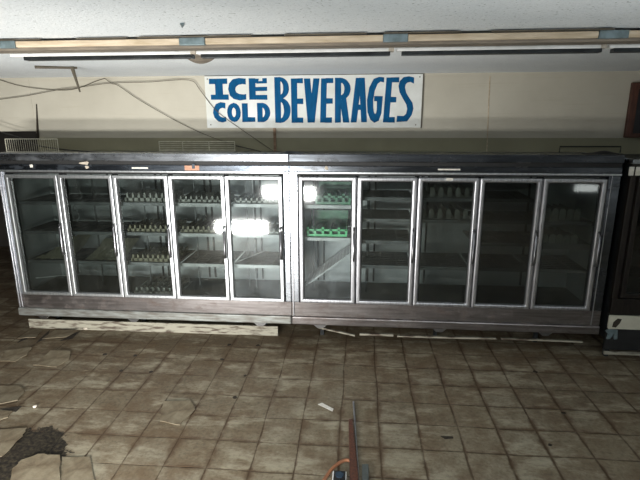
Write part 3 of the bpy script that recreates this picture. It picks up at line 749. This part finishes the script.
cable('loose_cable', 'black cables sagging over the wire rack at far left', [(-10, 128), (4, 133), (24, 139), (40, 146), (80, 151), (130, 153.5)], 5.35, .007, 'black_wire')
cable('loose_cable', 'thin black cable end drooping right of the lit wire rack', [(236, 146), (250, 149), (262, 152)], YW-.12, .004, 'black_wire')
a = atY(274.5, 129, YW-.02)
tag(MB().box(a.x-.014, a.x+.014, YW-.028, YW-.004, 1.96, 2.258).build('wall_batten', 'wood_brown'), 'narrow brown batten upright on the wall just under the sign', 'batten')

# ---------------------------------------------------------------- things on top of the coolers
def rack(label, pxa, pxb, pya, Y, horiz, mat='white_wire'):
    A = atY(pxa, pya, Y); B = atY(pxb, pya, Y); z0 = 2.002; h = A.z-z0
    t = thing('wire_rack', label, 'wire rack', (A.x, Y, z0), 'wire racks on the coolers')
    L = B.x-A.x; m = MB()
    for p, q in (((0, 0, .004), (L, 0, .004)), ((0, 0, h), (L, 0, h)), ((0, 0, 0), (0, 0, h)), ((L, 0, 0), (L, 0, h))): m.tube([p, q], .0055, 6)
    m.build('frame', mat, t)
    m = MB()
    if horiz:
        for k in range(1, 5): m.tube([(0, 0, h*k/5), (L, 0, h*k/5)], .0035, 5)
        for x in (L*.31, L*.66): m.tube([(x, .004, 0), (x, .004, h)], .005, 5)
    else:
        n = 24
        for k in range(1, n): m.tube([(L*k/n, 0, 0), (L*k/n, 0, h)], .0028, 5)
    m.build('wire_grid', mat, t)
rack('white wire rack with upright wires standing at the far left above the coolers', 5, 57, 139, 5.25, False)
rack('pale wire rack with long horizontal wires standing behind the left cooler top', 159, 234.5, 141.5, 5.50, True)

def lump(name, label, cat, x0, x1, ytop, Y, dy, seed, mat='black', z0=2.03):
    random.seed(seed)
    A = atY(x0, 154, Y); B = atY(x1, 154, Y); h = atY((x0+x1)/2, ytop, Y).z-z0
    bm = bmesh.new(); n, k = 26, 8; rows = []
    for i in range(n+1):
        s = i/n; x = A.x+(B.x-A.x)*s
        prof = max(.004, h*(math.sin(PI*s)**.6)*(.75+.25*math.sin(s*9+seed)))
        rows.append([bm.verts.new((x, Y-dy/2+dy*j/k, z0+prof*math.sin(PI*j/k)*(1+.12*math.sin(j*2.3+i*1.7)))) for j in range(k+1)])
    for P, Q in zip(rows, rows[1:]):
        for j in range(k): bm.faces.new((P[j], Q[j], Q[j+1], P[j+1]))
        bm.faces.new((P[k], Q[k], Q[0], P[0]))
    mb = MB(); mb.bm.free(); mb.bm = bm
    return tag(mb.build(name, mat, smooth=True), label, cat)
lump('black_tarp', 'crumpled black tarp heaped on the right end of the right cooler', 'tarp', 583, 622, 150.8, 4.86, .14, 3)
lump('rag', 'small dark rag bundled on top where the two coolers meet', 'rag', 281, 304, 150.8, 4.84, .10, 5, 'dark_metal')
# thin black bracket
def bracket():
    Y = 5.50; a = atY(560, 146.5, Y); b = atY(621, 146.5, Y)
    t = tag(MB().tube([(a.x, Y, 2.0), (a.x, Y, a.z), (b.x, Y, a.z), (b.x, Y, 2.0)], .008, 6).build('metal_bracket', 'black_wire'), 'thin black square bracket standing behind the right cooler top', 'bracket')
bracket()
# silver flex resting on right cooler end
P = [atY(x, y, 4.78) for x, y in ((612, 156), (622, 158), (634, 160), (650, 161.5))]
tag(MB().tube([(p.x, p.y, p.z) for p in P], .010, 8, smooth=4).build('metal_conduit', 'steel', smooth=True), 'bright metal conduit bridging the two rightmost coolers', 'conduit')

# picture frame on wall at the right edge
def picture():
    x0 = 2.795; z0, z1 = 2.155, 2.72; Y = YW-.035
    t = thing('framed_board', 'dark board in a reddish brown wooden frame hanging at the right edge', 'picture frame', (x0, Y, z0))
    W = .85
    MB().frame(0, W, 0, z1-z0, .075, -.012, .03, .06, .045).build('frame', 'wood_red', t, .006)
    MB().box(.06, W-.06, .005, .02, .035, z1-z0-.05).build('panel', 'slate', t)
picture()

# ---------------------------------------------------------------- floor: loose tiles and debris
def loose_tile(label, pix, lift=.01, tilt=(0, 0), thick=.005):
    P = [atZ(x, y, .004) for x, y in pix]
    c = sum(P, Vector())/len(P)
    # ragged outline
    pts = []
    for i, p in enumerate(P):
        q = P[(i+1) % len(P)]
        for k in range(4):
            s = k/4; r = p.lerp(q, s)
            if k: r += Vector((random.uniform(-.008, .008), random.uniform(-.008, .008), 0))
            pts.append(r-c)
    pts = [Vector((p.x, p.y, lift+p.x*tilt[0]+p.y*tilt[1])) for p in pts]
    mn = min(p.z for p in pts); pts = [p-Vector((0, 0, mn-.001)) for p in pts]
    m = MB(); m.prism(pts, (0, 0, thick))
    o = m.build('loose_floor_tile', 'loose_tile', loc=(c.x, c.y, 0))
    return tag(o, label, 'floor tile', 'broken loose floor tiles')
random.seed(11)
loose_tile('large pale broken tile at the left edge above the dark bare patch', [(-18, 431), (27, 429), (23, 437), (2, 457), (-18, 462)], tilt=(.03, .02))
loose_tile('pale broken tile at the bottom left corner below the bare patch', [(10, 483), (13, 470), (22, 462), (38, 456), (60, 456.5), (60, 484)], tilt=(-.03, .03))
loose_tile('pale tile with a straight left joint beside the bottom left corner tile', [(62, 457), (90, 457), (96, 484), (62, 484)], tilt=(.0, .01))
loose_tile('rounded broken tile at the left edge between two dark gaps', [(-12, 386), (19, 386), (25, 392), (18, 402), (-12, 408)], tilt=(.03, -.02))
loose_tile('small pointed tile piece at the left edge over a dark crack', [(-10, 411), (13, 412), (8, 418), (-10, 424)], tilt=(.04, .02))
loose_tile('lifted tile lying askew near the left edge below the cooler corner', [(0, 361), (5, 351), (32, 349), (27, 356), (15, 362)], tilt=(.03, .05))
loose_tile('lifted four-sided tile second from the left edge below the left cooler', [(33, 366), (51, 352), (70, 352), (69, 360), (57, 367)], tilt=(-.04, .03))
loose_tile('dark lifted tile right in front of the kick board left end', [(42, 339), (55, 331), (77, 332), (67, 338)], tilt=(.05, .04))
loose_tile('cracked tile half under the kick board corner at far left', [(18, 339), (30, 330), (42, 331), (36, 339)], tilt=(.05, -.04))
loose_tile('grey tile with a torn corner left of centre foreground', [(163, 402), (190, 401), (195, 410), (180, 425), (160, 421)], tilt=(-.01, .02))
dark_gaps = [((0, 409), (22, 406), (16, 412)), ((36, 343), (44, 335), (50, 330), (46, 339)), ((17, 343), (27, 334), (31, 331), (27, 339)), ((60, 341), (75, 333), (80, 331), (72, 339))]
for k, (pix, lab) in enumerate(zip(dark_gaps, ('dark crack between loose tiles at the left edge', 'dark sliver between the lifted tiles before the kick board', 'dark sliver at the far left lifted tile', 'dark sliver right of the lifted tile before the kick board'))):
    tag(MB().prism([atZ(x, y, .001) for x, y in pix], (0, 0, .002)).build('gap_strip', 'chip'), lab, 'debris', 'dark gaps between tiles')  # thin dark strips drawn as the gaps between lifted tiles
spots = [(105, 354.5, 'fleck third of a row below the left cooler, left one'), (135, 356, 'fleck in the row below the left cooler, right one'), (121, 371, 'fleck below and between the row of two'), (151, 372, 'fleck at a tile corner below the fourth left door'),
         (229, 345, 'fleck below the kick board right half'), (222, 359.5, 'fleck on the joint left of the kick board end'), (245, 376, 'fleck on the long joint below the kick board end'), (235, 397.5, 'square hole on the joint in the left centre floor'),
         (258, 345.5, 'fleck just below the kick board right end'), (447, 437.5, 'long dark scrap in the right foreground'), (563, 413, 'large dark chip on the dim right floor'), (535, 372, 'chip on the joint below the right cooler'), (550, 445, 'sliver at the right foreground joint')]
for x, y, lab in spots:  # small dark shapes, mostly drawn as holes at the tile corners
    c = atZ(x, y, .001); n = 7; w = random.uniform(.025, .04)*(1.2 if x in (235, 563) else 1); s = 3.5 if x == 447 else 1.2
    if x == 105: lab = 'fleck in the row below the left cooler, left one'
    pts = [c+Vector((math.cos(2*PI*k/n)*w*s*random.uniform(.5, 1)*.6, math.sin(2*PI*k/n)*w*random.uniform(.4, 1)*.7, 0)) for k in range(n)]
    tag(MB().prism(pts, (0, 0, .004)).build('dark_spot', 'chip'), 'dark '+lab, 'debris', 'dark chips on the floor')
for x, y, r, lab in ((86, 328.5, .03, 'pale plaster crumb against the kick board'), (38, 326.5, .028, 'pale crumb at the kick board left end'), (35, 406.5, .018, 'small white crumb on the left floor'), (148, 300, .0, '')):
    if not r: continue
    c = atZ(x, y, r*.4); bm = bmesh.new(); bmesh.ops.create_icosphere(bm, subdivisions=2, radius=r)
    for v in bm.verts: v.co *= random.uniform(.75, 1.1); v.co.z *= .6
    mz = min(v.co.z for v in bm.verts)
    for v in bm.verts: v.co += Vector((c.x, c.y, -mz))
    mb = MB(); mb.bm.free(); mb.bm = bm
    tag(mb.build('plaster_crumb', 'plaster'), lab, 'debris', 'pale plaster crumbs')
# paper scrap
P = [atZ(x, y, .004) for x, y in ((318, 404.5), (322, 403), (333.5, 409), (332.5, 411.5))]
tag(MB().prism(P, (0, 0, .003)).build('paper_scrap', 'white_label'), 'narrow pinkish white paper scrap on the centre floor', 'paper')

# foreground: lengths of timber and metal lying on the floor
def lying(name, label, pix, mat, z0, h, cat):
    P = [atZ(x, y, z0+h) for x, y in pix]
    P = [Vector((p.x, p.y, z0)) for p in P]
    return tag(MB().prism(P, (0, 0, h)).build(name, mat, None, .002), label, cat)
lying('wooden_batten', 'reddish brown wooden batten lying on the floor at the bottom centre', [(348.6, 419), (352.4, 418.5), (360.0, 492), (350.0, 492)], 'wood_red', .0, .03, 'batten')
lying('metal_bar', 'thin grey metal bar lying beside the brown batten', [(352.6, 401), (354.2, 401), (360.2, 492), (358.0, 470)], 'alu_dull', .0, .022, 'bar')
lying('metal_plate', 'small grey plate upright right of the batten at the bottom edge', [(362, 464), (368.5, 464), (369, 492), (362, 492)], 'grey_plate', .0, .03, 'plate')
def dark_box():
    a = atZ(334, 470, .05); b = atZ(346, 470, .05); d = b.x-a.x
    t = thing('outlet_box', 'black box with a round dark lens and white rim at the bottom edge', 'box', (a.x, a.y-.13, 0))
    MB().box(-.008, d+.004, 0, .135, 0, .04).build('rim', 'white_enamel', t, .003)
    MB().box(0, d-.002, .004, .128, .04, .05).build('body', 'black', t, .003)
    m = MB(); m.tube([(d*.48, .085, .050), (d*.48, .085, .056)], .028, 16); m.build('lens', 'blue_glass', t)
dark_box()
P = [atZ(x, y, .012) for x, y in ((316, 492), (324, 480), (331, 470), (339, 463), (346, 460), (350, 461))]
tag(MB().tube(P, .012, 8, smooth=5).build('orange_cord', 'orange_cord', smooth=True), 'faded orange cord curving to the batten at the bottom edge', 'cord')

# ---------------------------------------------------------------- lights
def area(name, loc, size, sy, energy, col=(1, 1, 1), rot=(PI/2, 0, 0), spread=PI):
    l = bpy.data.lights.new(name, 'AREA'); l.shape = 'RECTANGLE'; l.size = size; l.size_y = sy; l.energy = energy; l.color = col; l.spread = spread
    o = bpy.data.objects.new(name, l); C.objects.link(o); o.location = loc; o.rotation_euler = rot; return o
area('work_light', (-1.46, 0, .93), 1.05, .22, 88, (1, .985, .95), rot=(PI/2-.02, 0, .16), spread=math.radians(104))
area('work_light', (-2.45, 0, .22), 1.05, .22, 72, (1, .985, .95), rot=(PI/2+.10, 0, -.02), spread=math.radians(104))
area('ceiling_fill', (1.0, -.9, .85), 4.2, .7, 330, (.90, .96, 1), rot=(PI+.19, 0, 0))  # unseen fill light added to brighten the ceiling
# distant shop windows behind the camera
for x in (4.2, 4.75):
    area('shop_window', (x, .0, 1.08), .42, .13, 1.2, (.95, 1, .98))
wd = bpy.data.worlds.new('world'); bpy.context.scene.world = wd; wd.use_nodes = True
wd.node_tree.nodes['Background'].inputs[0].default_value = (.8, .9, 1, 1); wd.node_tree.nodes['Background'].inputs[1].default_value = .006
sc = bpy.context.scene
sc.view_settings.view_transform = 'Standard'; sc.view_settings.look = 'None'; sc.view_settings.gamma = 1; sc.view_settings.exposure = 0
sc.view_settings.use_curve_mapping = False
sc.cycles.max_bounces = 8; sc.cycles.transparent_max_bounces = 16; sc.cycles.sample_clamp_indirect = 4
